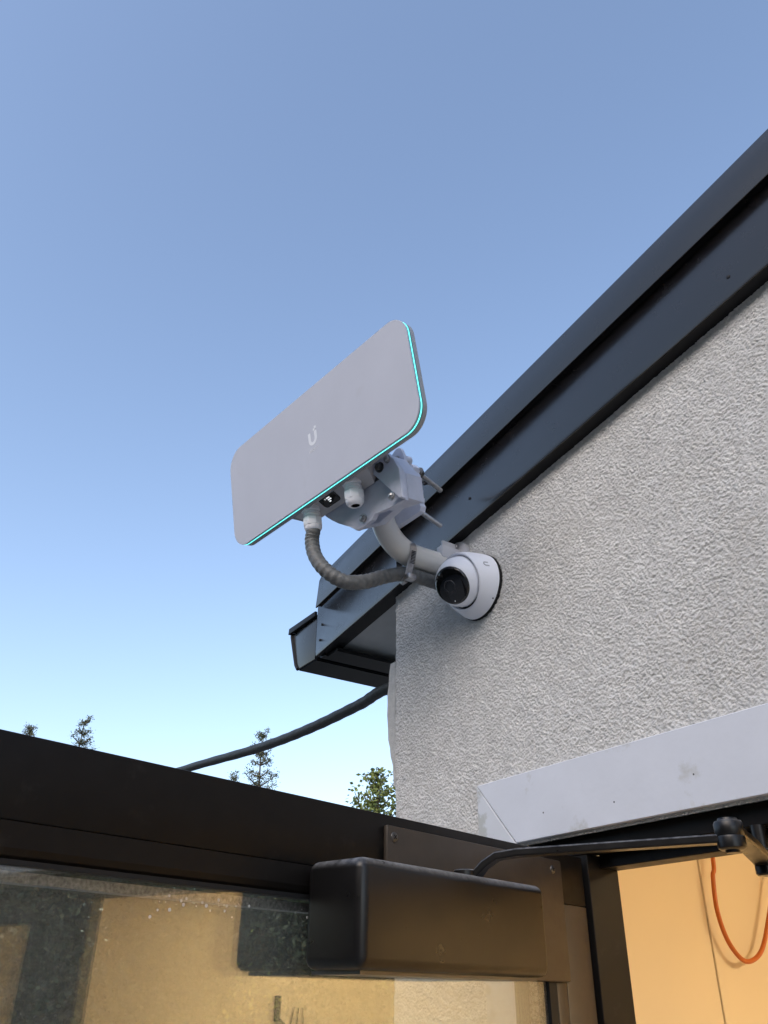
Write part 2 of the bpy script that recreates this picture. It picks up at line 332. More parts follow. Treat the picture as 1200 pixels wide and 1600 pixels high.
# gutter running back along the eave: box profile with an outward sloping front and a rolled lip
gt = hobj('gutter', BOX(0, .001, 0, .001, 0, .001), M['eave_dark'], smooth=None)
xo0, xo1, xt = -1.436, -1.511, -1.549; zb, zt = 2.600, 2.703
bm = bmesh.new(); th = 0.0025
outer = [(xo0, zb), (xo1, zb), (xo1 - 0.010, zb + 0.012), (xt, zt - 0.018), (xt - 0.004, zt)]
for a, b in zip(outer, outer[1:]):
    n = Vector((b[1] - a[1], -(b[0] - a[0]))).normalized() * th
    prism(bm, [a, b, (b[0] - n.x, b[1] - n.y), (a[0] - n.x, a[1] - n.y)], 'y', 0.762, 6.6)
box(bm, xo0 - 0.001, xo0 + 0.0015, 0.762, 6.6, zb, zt - 0.002)
bm2 = bm; bmesh.ops.recalc_face_normals(bm2, faces=bm2.faces); gt.data.clear_geometry(); bm2.to_mesh(gt.data); bm2.free()
bm = bmesh.new(); prism(bm, [(xo0, zb), (xo1, zb), (xo1 - .010, zb + .012), (xt, zt - .018), (xt, zt - .004), (xo0, zt - .004)], 'y', 0.757, 0.7615, r=0.001)
e = obj('end_cap', bm, M['eave']); e.parent = gt
bm = bmesh.new(); prism(bm, [(xt - .006, zt - .012), (xo0 + .002, zt - .010), (xo0 + .002, zt + .001), (xt - .004, zt + .001)], 'y', 0.750, 0.7565, r=0.001)
tube(bm, [(xt - .003, 0.752, zt - .002), (xt - .003, 2, zt - .002), (xt - .003, 6.6, zt - .002)], 0.004, 10)
tube(bm, [(xt, 0.7575, zt - .010), (xt, 0.7575, zt - .018), (xo1 - .010, 0.7575, zb + .012), (xo1, 0.7575, zb)], 0.0040, 8)
e = obj('gutter_lip', bm, M['eave_dark']); e.parent = gt
bm = bmesh.new(); box(bm, xo0 + .003, XL + 0.0, 0.7625, 6.6, zb + .004, zb + .012); box(bm, XL + 0.021, XL + 0.06, 0.7655, 6.6, FB(XL) - .004, FB(XL) + .004)
e = obj('gutter_flange', bm, M['eave_dark'], smooth=None); e.parent = gt

# ------------------------------------------------------------------ room behind the door
XI = -0.95
iw = obj('interior_wall', BOX(XI - 0.022, XI - 0.012, 0.922, 6.2, 0.02, 2.60), M['cream'], kind='structure', smooth=None)
for (a, b, dx) in ((0.923, 1.2335, 0.0), (1.2345, 1.2525, 0.0022), (1.2527, 2.20, 0.0), (2.202, 3.40, 0.0), (3.402, 4.60, 0)):
    obj('wall_panel', BOX(XI - 0.0118, XI + dx, a, b, 0.02, 2.598, r=0.0008, seg=1), M['cream'], iw, smooth=None)
bw = obj('interior_wall', BOX(-0.962, 5.8, 3.012, 3.022, 0.02, 2.60), M['cream'], kind='structure', smooth=None)
for (a, b) in ((-0.93, 0.25), (0.252, 1.42), (1.422, 2.64), (2.642, 3.86)):
    obj('wall_panel', BOX(a, b, 3.0, 3.0118, 0.02, 2.598, r=0.001, seg=1), M['cream'], bw, smooth=None)
obj('interior_wall', BOX(3.9, 3.95, 0.922, 3.0, 0.02, 2.60), M['cream'], kind='structure', smooth=None)
bm = bmesh.new(); prism(bm, [(XI + .001, 2.19), (3.9, 2.19), (3.9, 2.6), (XI + .001, 2.6)], 'y', 0.921, 0.93); box(bm, 1.13, 3.9, 0.921, 0.93, 0.02, 2.189); box(bm, XI + .001, -0.872, 0.921, 0.93, 0.02, 2.189)
obj('interior_wall', bm, M['cream'], kind='structure', smooth=None)
obj('ceiling', BOX(-0.97, 3.95, 0.925, 3.0, 2.602, 2.62), M['cream'], kind='structure', smooth=None)
obj('floor', BOX(-0.97, 3.95, 0.80, 3.0, -0.02, 0.019), M['room_floor'], kind='structure', smooth=None)
lt = thing('ceiling_lamp', 'square warm ceiling lamp inside the room behind the door', 'lamp', (1.0, 1.95, 2.60))
for (x0, x1, y0, y1) in ((-.46, .46, -.46, -.45), (-.46, .46, .45, .46), (-.46, -.45, -.449, .449), (.45, .46, -.449, .449)):
    obj('lamp_frame', BOX(x0, x1, y0, y1, -.03, 0), M['white'], lt, smooth=None)
obj('diffuser', BOX(-.449, .449, -.449, .449, -.026, -.012), M['lamp'], lt, smooth=None)
oc = thing('cable_outlet', 'dark cable outlet with loose wires on the cream room wall', 'outlet', (1.145, 3.0, 1.96))
obj('back_box', BOX(-.014, .014, -.012, 0, -.045, .045, r=.004), M['black'], oc)
for k in range(3):
    obj('wire', tube(bmesh.new(), cat([(-.01, -.01, -.03), (-.04 - .02 * k, -.02, -.07), (-.07 - .03 * k, -.02, -.06), (-.09 - .02 * k, -.02, .005)], 6), .0025, 6), M['black'], oc)
oc = obj('orange_cable', tube(bmesh.new(), cat([(-.93, 1.262, 2.60), (-.93, 1.252, 2.40), (-.93, 1.2491, 2.2104), (-.93, 1.2405, 2.1757), (-.93, 1.236, 2.1285), (-.93, 1.2472, 2.0881), (-.93, 1.2703, 2.0621), (-.93, 1.2955, 2.0566), (-.93, 1.3305, 2.073), (-.93, 1.3628, 2.1162), (-.93, 1.3916, 2.1666), (-.93, 1.4186, 2.2301), (-.93, 1.45, 2.40), (-.93, 1.46, 2.60)], 8), 0.0036, 12), M['orange'])
tag(oc, 'orange cable hanging in a loop against the cream wall inside the doorway', 'cable')

# ------------------------------------------------------------------ white casing and dark frame of the doorway
cs = thing('door_casing', 'white mitred casing boards around the top of the doorway', 'casing', (-0.94, 0.765, 0))
def cobj(name, bm, m, par=cs, base=(-0.94, 0.765, 0), **k):
    o = obj(name, bm, m, None, **k); o.parent = par; o.matrix_parent_inverse = Matrix.Translation(-Vector(base)) if par.parent is None else Matrix(); return o
YA, YB = 0.765, 0.7845
ct = cobj('casing_board', prism(bmesh.new(), [(-0.9395, 2.2605), (1.185, 2.2605), (1.11, 2.1755), (-0.8640, 2.1755)], 'y', YA, YB, r=0.0008, seg=1), M['casing'], smooth=None)
cobj('casing_board', prism(bmesh.new(), [(-0.9405, 2.2595), (-0.8655, 2.1745), (-0.8655, 0.02), (-0.9405, 0.02)], 'y', YA + 0.0003, YB, r=0.0008, seg=1), M['casing_worn'], smooth=None)
cobj('casing_board', prism(bmesh.new(), [(1.186, 2.2595), (1.111, 2.1745), (1.111, 0.02), (1.186, 0.02)], 'y', YA + 0.0003, YB, r=0.0008, seg=1), M['casing'], smooth=None)
for (x, z) in ((-0.809, 2.205), (-0.575, 2.209), (-0.69, 2.199)):
    h_ = obj('nail_hole', cyl(bmesh.new(), (x, YA + .0005, z), (x, YA - .0003, z), .0011, 8), M['steel_dark'], None); h_.parent = ct

fr = thing('door_frame', 'dark bronze door frame with sidelight set inside the white casing', 'door frame', (-0.86, 0.785, 0))
def fobj(name, bm, m, par=fr, **k):
    o = obj(name, bm, m, None, **k); o.parent = par
    if par is fr: o.matrix_parent_inverse = Matrix.Translation((0.86, -0.785, 0))
    return o
bm = bmesh.new(); box(bm, -0.863, 1.108, 0.785, 0.805, 2.1525, 2.174, r=.0008, seg=1); box(bm, -0.7615, 1.108, 0.8055, 0.836, 2.1375, 2.1738, r=.0004, seg=1); fobj('head', bm, M['bronze'], smooth=None)
bm = bmesh.new(); box(bm, -0.863, -0.762, 0.785, 0.836, 0.02, 2.152, r=.0008, seg=1); fobj('jamb', bm, M['bronze'], smooth=None)
bm = bmesh.new(); box(bm, 0.0473, 0.1505, 0.785, 0.836, 0.02, 2.137, r=.001, seg=1); fobj('mullion', bm, M['bronze'], smooth=None)
bm = bmesh.new(); box(bm, 1.06, 1.108, 0.785, 0.836, 0.02, 2.137, r=.001, seg=1); fobj('jamb', bm, M['bronze'], smooth=None)
bm = bmesh.new(); box(bm, 0.1515, 1.059, 0.790, 0.830, 2.100, 2.1365, r=.001, seg=1); fobj('sidelight_rail', bm, M['bronze'], smooth=None)
fobj('sidelight_glass', BOX(0.1515, 1.059, 0.808, 0.814, 0.02, 2.099), M['glass'], smooth=None)

# ------------------------------------------------------------------ the open door
DA = Vector((-0.252629, 0.967563, 0)); DN = Vector((0.967563, 0.252629, 0))      # free edge -> hinge, and the face normal
D0 = Vector((-0.5826, 0.3585, 2.0)) - DN * 0.070
DM = Matrix(((DA.x, -DN.x, 0, D0.x), (DA.y, -DN.y, 0, D0.y), (0, 0, 1, D0.z), (0, 0, 0, 1)))
door = thing('door', 'dark bronze glazed door standing open towards the viewer', 'door', mtx=DM)
XH, XF = 0.452, -0.350
bm = bmesh.new(); box(bm, XF, XH, 0, 0.055, 0.0945, 0.148, r=.0012); box(bm, -0.274, 0.3745, 0.0036, 0.055, 0.0742, 0.0942)
obj('top_rail', bm, M['bronze'], door)
bm = bmesh.new(); prism(bm, [(-0.001, 0.094), (-0.001, 0.0785), (0.0005, 0.0745), (0.0033, 0.0725), (0.0033, 0.094)], 'x', -0.274, 0.3745)
obj('glazing_bead', bm, M['bronze'], door, smooth=20)
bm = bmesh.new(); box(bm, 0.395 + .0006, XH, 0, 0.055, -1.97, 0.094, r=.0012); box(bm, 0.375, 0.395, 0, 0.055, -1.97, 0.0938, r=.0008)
obj('hinge_stile', bm, M['bronze_lit'], door)
bm = bmesh.new(); box(bm, XF, -0.2745, 0, 0.055, -1.97, 0.094, r=.0012); obj('lock_stile', bm, M['bronze'], door)
obj('bottom_rail', BOX(-0.274, 0.3745, 0, 0.055, -1.97, -1.75, r=.001), M['bronze'], door)
bm = bmesh.new(); box(bm, -0.274, 0.3745, 0.0008, 0.0038, 0.0690, 0.0723); box(bm, 0.3605, 0.3748, 0.0005, 0.0038, -1.75, 0.0688)
obj('gasket', bm, M['black'], door, smooth=None)
obj('glass_pane', BOX(-0.274, 0.3745, 0.0040, 0.0080, -1.75, 0.0738), M['glass'], door, smooth=None)
obj('glass_pane', BOX(-0.274, 0.3745, 0.0205, 0.0245, -1.75, 0.0738), M['glass'], door, smooth=None)
bm = bmesh.new(); box(bm, 0.3515, 0.3660, 0.0082, 0.0203, -1.75, 0.0665); box(bm, -0.274, 0.351, 0.0082, 0.0203, 0.0600, 0.0665); obj('spacer_bar', bm, M['spacer'], door, smooth=None)
bm = bmesh.new()
for i in range(34):
    x = random.gauss(-0.085, 0.026) if i < 29 else random.gauss(.005, .006); z = 0.062 - abs(random.gauss(0, 0.006)); r = random.uniform(.0003, .0014)
    lathe(bm, [(0, r), (r * .3, r * .7), (r * .35, 0)], (x, 0.0039, z), (random.uniform(-.2, .2), -1, 0), 8)
obj('dried_splash', bm, M['lime'], door, kind='stuff')

cl = thing('door_closer', 'bulky dark bronze door closer with its folded arm on the open door', 'door closer', mtx=DM)
bm = bmesh.new(); box(bm, 0.0987, 0.395, -0.006, -0.0004, 0.0168, 0.138, r=.002); pl = obj('mounting_plate', bm, M['bronze_lit'], cl)
bm = BOX(0, 0.2555, -0.070, -0.0065, 0.0178, 0.0955, r=0.0085, seg=5); obj('cover', bm, M['closer'], cl, smooth=50)
bm = bmesh.new(); box(bm, 0.010, 0.245, -0.060, -0.008, 0.0150, 0.0176); obj('base_plate', bm, M['steel_dark'], cl, smooth=None)
for (x, z) in ((0.108, 0.128), (0.376, 0.127), (0.345, 0.0985)): screw(cl, (x, -0.006, z), (0, -1, 0), 0.0045 if x < .34 or x > .35 else .003, M['steel_dark'])
W2D = DM.inverted()
def dl(x, y, z): return W2D @ Vector((x, y, z + 2.0))
def bar(bm, pts, w, t):
    """flat bar along a polyline, w wide across in plan, t thick"""
    P = [Vector(p) for p in pts]; rings = []
    for i, p in enumerate(P):
        d = (P[min(i + 1, len(P) - 1)] - P[max(i - 1, 0)]).normalized(); s = Vector((-d.y, d.x, 0)).normalized(); n = s.cross(d) * -1
        n = n if n.z > 0 else -n
        rings.append([bm.verts.new(p + s * a * w / 2 + n * b * t / 2) for a, b in ((-1, -.6), (-.85, -1), (.85, -1), (1, -.6), (1, .6), (.85, 1), (-.85, 1), (-1, .6))])
    for A, B in zip(rings, rings[1:]):
        for k in range(8): bm.faces.new((A[k], A[(k + 1) % 8], B[(k + 1) % 8], B[k]))
    bm.faces.new(rings[0]); bm.faces.new(rings[-1][::-1]); return bm
sp = dl(-0.662, 0.520, 0.0955); b1 = dl(-0.650, 0.535, 0.1030); b2 = dl(-0.640, 0.541, 0.1165); b3 = dl(-0.62, 0.551, 0.1175); el = dl(-0.4530, 0.636, 0.1170)
obj('arm', bar(bmesh.new(), [sp + Vector((-.008, 0, .004)), sp + Vector((0.006, 0, .004)), dl(-.6545, .5285, .1005), dl(-.6475, .5325, .1085), dl(-.638, .540, .1155), b3, el], 0.0145, 0.0068), M['closer'], cl, smooth=30)
cylb = cyl(bmesh.new(), sp, sp + Vector((0, 0, .009)), .011, 24, .001); obj('spindle', cylb, M['closer'], cl)
bm = lathe(bmesh.new(), [(0, 0), (0, .009), (.0015, .0112), (.009, .0117), (.0105, .0112), (.0115, .0117), (.0205, .0119), (.0225, .0108), (.0232, .0082), (.0248, .0078), (.0250, 0)], el + Vector((0, 0, -.009)), (0, 0, 1), 28); ej = obj('elbow_joint', bm, M['closer'], cl, smooth=40)
obj('joint_pin', lathe(bmesh.new(), [(0, 0), (0, .0055), (.002, .006), (.002, .0)], el + Vector((0, 0, -.0112)), (0, 0, 1), 18), M['closer'], ej)
fe = dl(-0.524, 0.782, 0.118); obj('forearm', bar(bmesh.new(), [el + Vector((0, 0, .006)), el.lerp(fe, .1) + Vector((0, 0, .007)), el.lerp(fe, .5) + Vector((0, 0, .006)), fe], 0.019, 0.0085), M['closer'], cl, smooth=30)
bm = bmesh.new(); cyl(bm, fe + Vector((0, 0, -.012)), fe + Vector((0, 0, .012)), .010, 22, .0015); cyl(bm, fe + Vector((0, 0, .012)), dl(-.524, .782, .152), .007, 16); sh = obj('shoe', bm, M['closer'], cl)

# ------------------------------------------------------------------ the flat antenna
AH = Vector((0.9917, 0.1272, 0.0189)).normalized(); AU = Vector((0.0036, -0.1746, 0.9846)); AU = (AU - AH * AU.dot(AH)).normalized(); AB = AU.cross(AH)
AC = Vector((-0.9672, 0.4826, 2.762))
AM = Matrix(((AH.x, AB.x, AU.x, AC.x), (AH.y, AB.y, AU.y, AC.y), (AH.z, AB.z, AU.z, AC.z), (0, 0, 0, 1))); A2 = AM.inverted()
an = thing('antenna', 'flat white panel antenna with a glowing cyan edge, tilted down on a bent pole', 'antenna', mtx=AM)
AW, AHH, AR = 0.477, 0.189, 0.036
obj('front_cover', prism(bmesh.new(), rrect(AW, AHH, AR, 14), 'y', 0, 0.0022, r=.0009, seg=3), M['cover'], an, smooth=40)
obj('edge_seat', prism(bmesh.new(), rrect(AW - .0006, AHH - .0006, AR, 14), 'y', 0.0023, 0.0042), M['teal'], an, smooth=40)
obj('led_strip', prism(bmesh.new(), rrect(AW - .0002, AHH - .0002, AR, 14), 'y', 0.0045, 0.0064), M['led'], an, smooth=40)
obj('edge_seat', prism(bmesh.new(), rrect(AW - .0006, AHH - .0006, AR, 14), 'y', 0.0067, 0.0086), M['teal'], an, smooth=40)
obj('back_rim', prism(bmesh.new(), rrect(AW - .001, AHH - .001, AR, 14), 'y', 0.0087, 0.0165, r=.002, seg=3), M['rim'], an, smooth=40)
hs = obj('rear_housing', bmesh.new(), M['ltgrey'], an)
bm = bmesh.new()
hp = [(-.115, -.080), (-.098, -.082), (.098, -.082), (.115, -.080), (.150, -.05), (.150, .05), (.115, .083), (-.115, .083), (-.150, .05), (-.150, -.05)]
hp2 = [(x * .80, -.104 if z < -.08 else z * .86) for x, z in hp]
A_ = [bm.verts.new((x, .0168, z)) for x, z in hp]; B_ = [bm.verts.new((x, .0500, z)) for x, z in hp2]
for i in range(10): bm.faces.new((A_[i], A_[(i + 1) % 10], B_[(i + 1) % 10], B_[i]))
bm.faces.new(A_); bm.faces.new(B_); bmesh.ops.bevel(bm, geom=[e for e in bm.edges if all(v.co.y > .04 for v in e.verts)], offset=.006, segments=3, profile=.5, affect='EDGES')
bmesh.ops.recalc_face_normals(bm, faces=bm.faces); bm.to_mesh(hs.data); bm.free(); hs.data.shade_smooth(); hs.data.set_sharp_from_angle(angle=.6)
SM = Matrix.Translation((-.0105, .0310, -.0908)) @ Matrix.Rotation(-math.atan2(.022, .033), 4, 'X')     # the screen lies on the sloping underside
bm = prism(bmesh.new(), rrect(.040, .0235, .006, 6), 'z', -.0009, .0004, r=.0004); bmesh.ops.transform(bm, matrix=SM, verts=bm.verts); sc = obj('screen', bm, M['glossblack'], an)
bm = bmesh.new()
for (x, y, w) in ((-.0035, -.0040, .0085), (-.0075, -.0038, .0015), (-.0030, -.0005, .0085), (-.0030, .0030, .0045)):
    n = max(1, int(w / .0022))
    for k in range(n): box(bm, x + k * w / n, x + (k + .8) * w / n, y, y + .0021, -.00105, -.00095)
bmesh.ops.transform(bm, matrix=SM, verts=bm.verts)
obj('screen_text', bm, M['pixel'], sc, smooth=None)
def gland(x, y, z0, plug):
    def ring(bm, z0_, z1_, r, n, bev=.0008, rot=0.0):
        P = [(x + r * math.cos(2 * PI * k / n + rot), y + r * math.sin(2 * PI * k / n + rot)) for k in range(n)]
        return prism(bm, P, 'z', z0 - z1_, z0 - z0_, r=bev, seg=2)
    bm = ring(bmesh.new(), .0002, .0085, .0165, 8, .0012, .2)
    for a, b, r in ((.0086, .0105, .0128), (.0106, .0125, .0138), (.0126, .0150, .0126), (.0151, .0172, .0140), (.0173, .0190, .0128)): ring(bm, a, b, r, 26, .0004)
    g = obj('cable_gland', bm, M['white'], an, smooth=30)
    bm = ring(bmesh.new(), .0192, .0335, .0158, 8, .0014, .5)
    lathe(bm, [(.0334, .0142), (.0375, .0140), (.0405, .0122), (.0425, .0100), (.0428, .0068), (.0340, .0066), (.034, 0)], (x, y, z0), (0, 0, -1), 30)
    obj('gland_nut', bm, M['white'], g, smooth=30)
    obj('gland_seal', lathe(bmesh.new(), [(-.001, .0165), (.0003, .0168), (.0008, .0160)], (x, y, z0 + .0004), (0, 0, -1), 30), M['black'], g)
    if not plug: obj('gland_opening', lathe(bmesh.new(), [(.0345, 0), (.0345, .0064), (.0420, .0066)], (x, y, z0), (0, 0, -1), 24), M['black'], g)
gland(-.0555, .0290, -.0872, True); gland(.0485, .0310, -.0872, False)
def u_mark(bm, cx, cz, w, h, t, plane, y0, y1, dots=True, n=14):
    """an emblem shaped like a letter U with loose pixels above its right stem"""
    R = w / 2; out = [(cx - R, cz + h / 2)]; inn = [(cx - R + t, cz + h / 2)]
    zc = cz - h / 2 + R
    for i in range(n + 1):
        a = PI + PI * i / n; out.append((cx + R * math.cos(a), zc + R * math.sin(a))); inn.append((cx + (R - t) * math.cos(a), zc + (R - t * .9) * math.sin(a)))
    top = cz + h / 2 - (h * .06 if dots else 0); out.append((cx + R, top)); inn.append((cx + R - t, top))
    for a, b, c, d in zip(out, out[1:], inn[1:], inn): prism(bm, [a, b, c, d], plane, y0, y1)
    if dots:
        for (dx, dz, s) in ((.0, .22, 1), (-.7, .05, .8)): prism(bm, [(cx + R + dx * t - s * t * .8, top + h * dz * .6 + s * t * .1), (cx + R + dx * t, top + h * dz * .6 + s * t * .1), (cx + R + dx * t, top + h * dz * .6 + s * t * .9), (cx + R + dx * t - s * t * .8, top + h * dz * .6 + s * t * .9)], plane, y0, y1)
    return bm
obj('emblem', u_mark(bmesh.new(), .0035, .0035, .0220, .0240, .0060, 'y', -.0003, .0002), M['logo'], an, smooth=None)
fc = bpy.data.curves.new('lettering', 'FONT'); fc.body = 'UBIQUITI'; fc.size = .0060; fc.align_x = 'CENTER'; fc.extrude = .0001; fc.materials.append(M['logo_faint'])
ft = bpy.data.objects.new('text_source', fc); C.objects.link(ft); lm = bpy.data.meshes.new_from_object(ft); bpy.data.objects.remove(ft); lm.name = 'lettering'; fo = link('lettering', lm, M['logo_faint'], an); fo.location = (.0035, -.0002, -.0185); fo.rotation_euler = (PI / 2, 0, 0)

# ------------------------------------------------------------------ the cast bracket between antenna and pole
br = thing('antenna_bracket', 'pale blue grey cast bracket clamping the white panel to the bent pole', 'bracket', mtx=AM)
blue = smoothpoly([(-.060, -.080), (-.045, -.104), (-.023, -.124), (.004, -.142)], 1)
low = [(-.066, -.070), (-.058, -.088), (-.046, -.103), (-.033, -.115), (-.018, -.127), (.000, -.139), (.008, -.144), (.021, -.1555), (.032, -.1565), (.061, -.154), (.067, -.146), (.108, -.153), (.134, -.154), (.137, -.110), (.120, -.075), (.10, -.05), (-.05, -.05)]
obj('mounting_plate', prism(bmesh.new(), low, 'y', .0505, .0585, r=.0015), M['cast'], br, smooth=30)
bm = prism(bmesh.new(), [(.070, -.070), (.090, -.060), (.114, -.066), (.1335, -.088), (.142, -.109), (.140, -.155), (.133, -.153), (.078, -.080)], 'y', .040, .0500, r=.0018)
obj('tilt_arm', bm, M['cast'], br, smooth=30)
bm = prism(bmesh.new(), [(.070, -.066), (.112, -.068), (.137, -.110), (.134, -.150), (.072, -.138)], 'y', .0588, .092, r=.003)
obj('web', bm, M['cast'], br, smooth=30)
bm = prism(bmesh.new(), [(-.022, -.060), (.05, -.045), (.092, -.055), (.098, -.10), (.085, -.138), (.040, -.145), (-.02, -.130)], 'y', .0822, .0975, r=.002)
obj('clamp_jaw', bm, M['cast'], br, smooth=30)
teeth = [(-.02, -.135)] + [(.078 + (.004 if k % 2 else 0), -.13 + k * .007) for k in range(13)] + [(.06, -.035), (-.02, -.045)]
bm = prism(bmesh.new(), teeth, 'y', .138, .150, r=.0008, seg=1); obj('clamp_jaw', bm, M['cast'], br, smooth=30)
bm = prism(bmesh.new(), smoothpoly([(.062, -.085), (.068, -.050), (.083, -.034), (.098, -.040), (.098, -.085)], 5), 'y', .098, .104, r=.001); lug = obj('lug', bm, M['cast'], br, smooth=40)
bm = cyl(bmesh.new(), (.088, .104, -.050), (.088, .124, -.050), .0075, 18, .002); obj('pivot_pin', bm, M['cast'], br)
def bolt(x, y, z, r=.0062, m='steel'):
    b = obj('bolt', lathe(bmesh.new(), [(0, r * 1.35), (.001, r * 1.35), (.0011, r), (.004, r * .95), (.0055, r * .6), (.006, 0)], (x, y, z), (0, -1, 0), 20), M[m], br)
    return b
bolt(.058, .0505, -.090); bolt(.119, .040, -.144, .005); bolt(.041, .0505, -.1445, .006); bolt(.122, .040, -.0835, .005); bolt(.084, .098, -.052, .0055)
bm = hexa(bmesh.new(), (.104, .040, -.089), (.104, .033, -.089), .0062, .001); lathe(bm, [(0, .0082), (.0015, .0082), (.0016, 0)], (.104, .040, -.089), (0, -1, 0), 20); obj('tilt_bolt', bm, M['steel_dark'], br)
bm = bmesh.new(); box(bm, .070, .094, .0482, .0503, -.099, -.090); obj('tilt_scale_slot', bm, M['steel_dark'], br, smooth=None)
def rod(p0, p1, nuts):
    a = A2 @ Vector(p0); b = A2 @ Vector(p1); d = (b - a).normalized(); a2 = a - d * .035
    n = 90; r = obj('threaded_rod', tube(bmesh.new(), [a2.lerp(b, i / n) for i in range(n + 1)], lambda i: .0042 if i % 2 else .0037, 12), M['steel'], br)
    for t in nuts:
        bm = hexa(bmesh.new(), a + d * t, a + d * (t + .0065), .0078, .0008); lathe(bm, [(0, 0), (0, .0095), (.0012, .0095), (.0012, 0)], a + d * (t - .0016), d, 20); obj('nut', bm, M['steel_dark'], r)
rod((-0.9247, 0.655, 2.7467), (-0.9442, 0.720, 2.7399), (.008,)); rod((-0.9382, 0.655, 2.6861), (-0.9469, 0.72, 2.6728), (-.008,))
rod((-0.945, 0.66, 2.752), (-0.9505, 0.702, 2.752), (.028, .012)); rod((-0.955, 0.655, 2.738), (-0.957, 0.69, 2.734), (.018,))

# ------------------------------------------------------------------ bent pole on the wall
po = thing('mast_pole', 'thick grey bent pole arching out of the wall up to the antenna', 'pole', (-0.973, YW, 2.616))
PX, PZ = -0.973, 2.616
path = [(0, -.004, 0), (0, -.03, 0), (0, -.06, 0), (0, -.085, 0)]
for k in range(1, 13):
    a = PI / 2 * k / 12; path.append((0, -.085 - .067 * math.sin(a), .067 * (1 - math.cos(a))))
path += [(0, -.152, .09), (0, -.152, .12), (0, -.152, .155)]
obj('tube', tube(bmesh.new(), path, .0197, 36), M['pole'], po, smooth=60)
bm = prism(bmesh.new(), smoothpoly([(-.034, -.034), (.034, -.034), (.034, .030), (.012, .046), (-.012, .046), (-.034, .030)], 5), 'y', -.0075, -.0012, r=.001); obj('wall_flange', bm, M['ltgrey'], po)
bm = bmesh.new(); box(bm, .004, .020, -.046, -.0078, .006, .028, r=.002); box(bm, .010, .013, -.040, -.0076, .028, .040); obj('gusset', bm, M['ltgrey'], po)
bm = hexa(bmesh.new(), (.010, -.0076, .036), (.010, -.013, .036), .006, .001); obj('anchor_bolt', bm, M['steel'], po)

cdp = cat([(-1.0262, .5258, 2.640), (-1.0300, .5265, 2.622), (-1.0198, .529, 2.5914), (-1.0004, .539, 2.5618), (-.9846, .562, 2.5439), (-.979, .595, 2.5502), (-.9845, .635, 2.5723), (-.9788, .668, 2.5836), (-.9775, .695, 2.585), (-.9775, .745, 2.584), (-.9775, .772, 2.583)], 26)
cdp = [cdp[0] + Vector((0, 0, .012))] + cdp
tk = obj('flexible_conduit', tube(bmesh.new(), cdp, lambda i: .0112 + (.0004 if (i // 4) % 2 else -.0002) + .0002 * math.sin(i * .9), 20), M['conduit'], smooth=60)
tag(tk, 'thick grey flexible conduit hanging in a loop below the antenna to the pole', 'conduit')

hc = thing('hose_clamp', 'perforated steel hose clamp strapping the conduit under the bent pole', 'hose clamp', (PX, 0.668, PZ))
zc = -.0325; rb = .0122; ring = []                    # band round both pole and conduit
for k in range(25): a = math.radians(-12 + 204 * k / 24); ring.append((.0205 * math.cos(a), .0205 * math.sin(a)))
for k in range(17): a = math.radians(192 + 156 * k / 16); ring.append((-.0055 + rb * math.cos(a), zc + rb * math.sin(a)))
bm = bmesh.new(); n = len(ring)
for k in range(n):
    a = ring[k]; b = ring[(k + 1) % n]
    f = lambda p, s: (p[0] * s - (0.0055 * (s - 1) * 0), zc / 2 + (p[1] - zc / 2) * s)
    prism(bm, [f(a, 1), f(b, 1), f(b, 1.035), f(a, 1.035)], 'y', -.0062, .0062)
bd = obj('band', bm, M['steel'], hc, smooth=30)
bm = bmesh.new()
for k in range(9):
    t = k / 9; p = Vector((.0222 - .004 * t, 0, -.004 - .022 * t)); tt = bmesh.new(); bmesh.ops.create_cube(tt, size=1)
    merge(bm, tt, Matrix.Translation(p) @ Matrix.Rotation(.35, 4, 'Y') @ Matrix.Diagonal((.0022, .0072, .0010, 1)))
obj('band_slot', bm, M['black'], bd, smooth=None)
bm = bmesh.new(); box(bm, .004, .018, -.0075, .0075, -.050, -.041, r=.0015); hexa(bm, (.0, 0, -.0455), (-.012, 0, -.0455), .0048, .0006); obj('screw_housing', bm, M['steel'], hc)

# ------------------------------------------------------------------ turret camera
TC = Vector((-0.914, YW, 2.561))
tc_ = thing('security_camera', 'white turret security camera with black lens window on the stucco wall', 'security camera', TC)
obj('base_gasket', lathe(bmesh.new(), [(-.002, 0), (-.002, .0530), (.006, .0535), (.0072, .0515), (.0072, 0)], (0, 0, 0), (0, -1, 0), 48), M['black'], tc_)
bm = bmesh.new(); NS = 56; rings = []
def sh(t, k):
    a = 2 * PI * k / NS; tilt = math.radians(20) * t; r = .0525 - .0065 * t ** 1.6; d = .0074 + .037 * t
    x = r * math.cos(a); z = r * math.sin(a); return Vector((x + .001 * t, -(d + z * math.sin(tilt)), z * math.cos(tilt) - .001 * t))
for t in (0, .04, .2, .4, .6, .8, .95): rings.append([bm.verts.new(sh(t, k)) for k in range(NS)])
for (sc_, dt) in ((.985, 1.0), (.955, 1.01), (.93, .98), (.90, .85), (.87, .5)):
    c = sum((sh(1.0, k) for k in range(NS)), Vector()) / NS; off = (Vector((0, -1, 0)) * (dt - 1) * .037)
    rings.append([bm.verts.new(c + (sh(1.0, k) - c) * sc_ + off) for k in range(NS)])
for A, B in zip(rings, rings[1:]):
    for k in range(NS): bm.faces.new((A[k], A[(k + 1) % NS], B[(k + 1) % NS], B[k]))
obj('shroud', bm, M['white'], tc_, smooth=50)
obj('inner_cup', lathe(bmesh.new(), [(.008, 0), (.008, .043), (.026, .0405), (.030, .0385)], (0, 0, 0), (0, -1, 0), 40), M['glossblack'], tc_)
BC = Vector((.002, -.0435, -.001)); BR = .0395
vd = (-(TC + BC - Vector((0, 0, CAMZ)))).normalized()
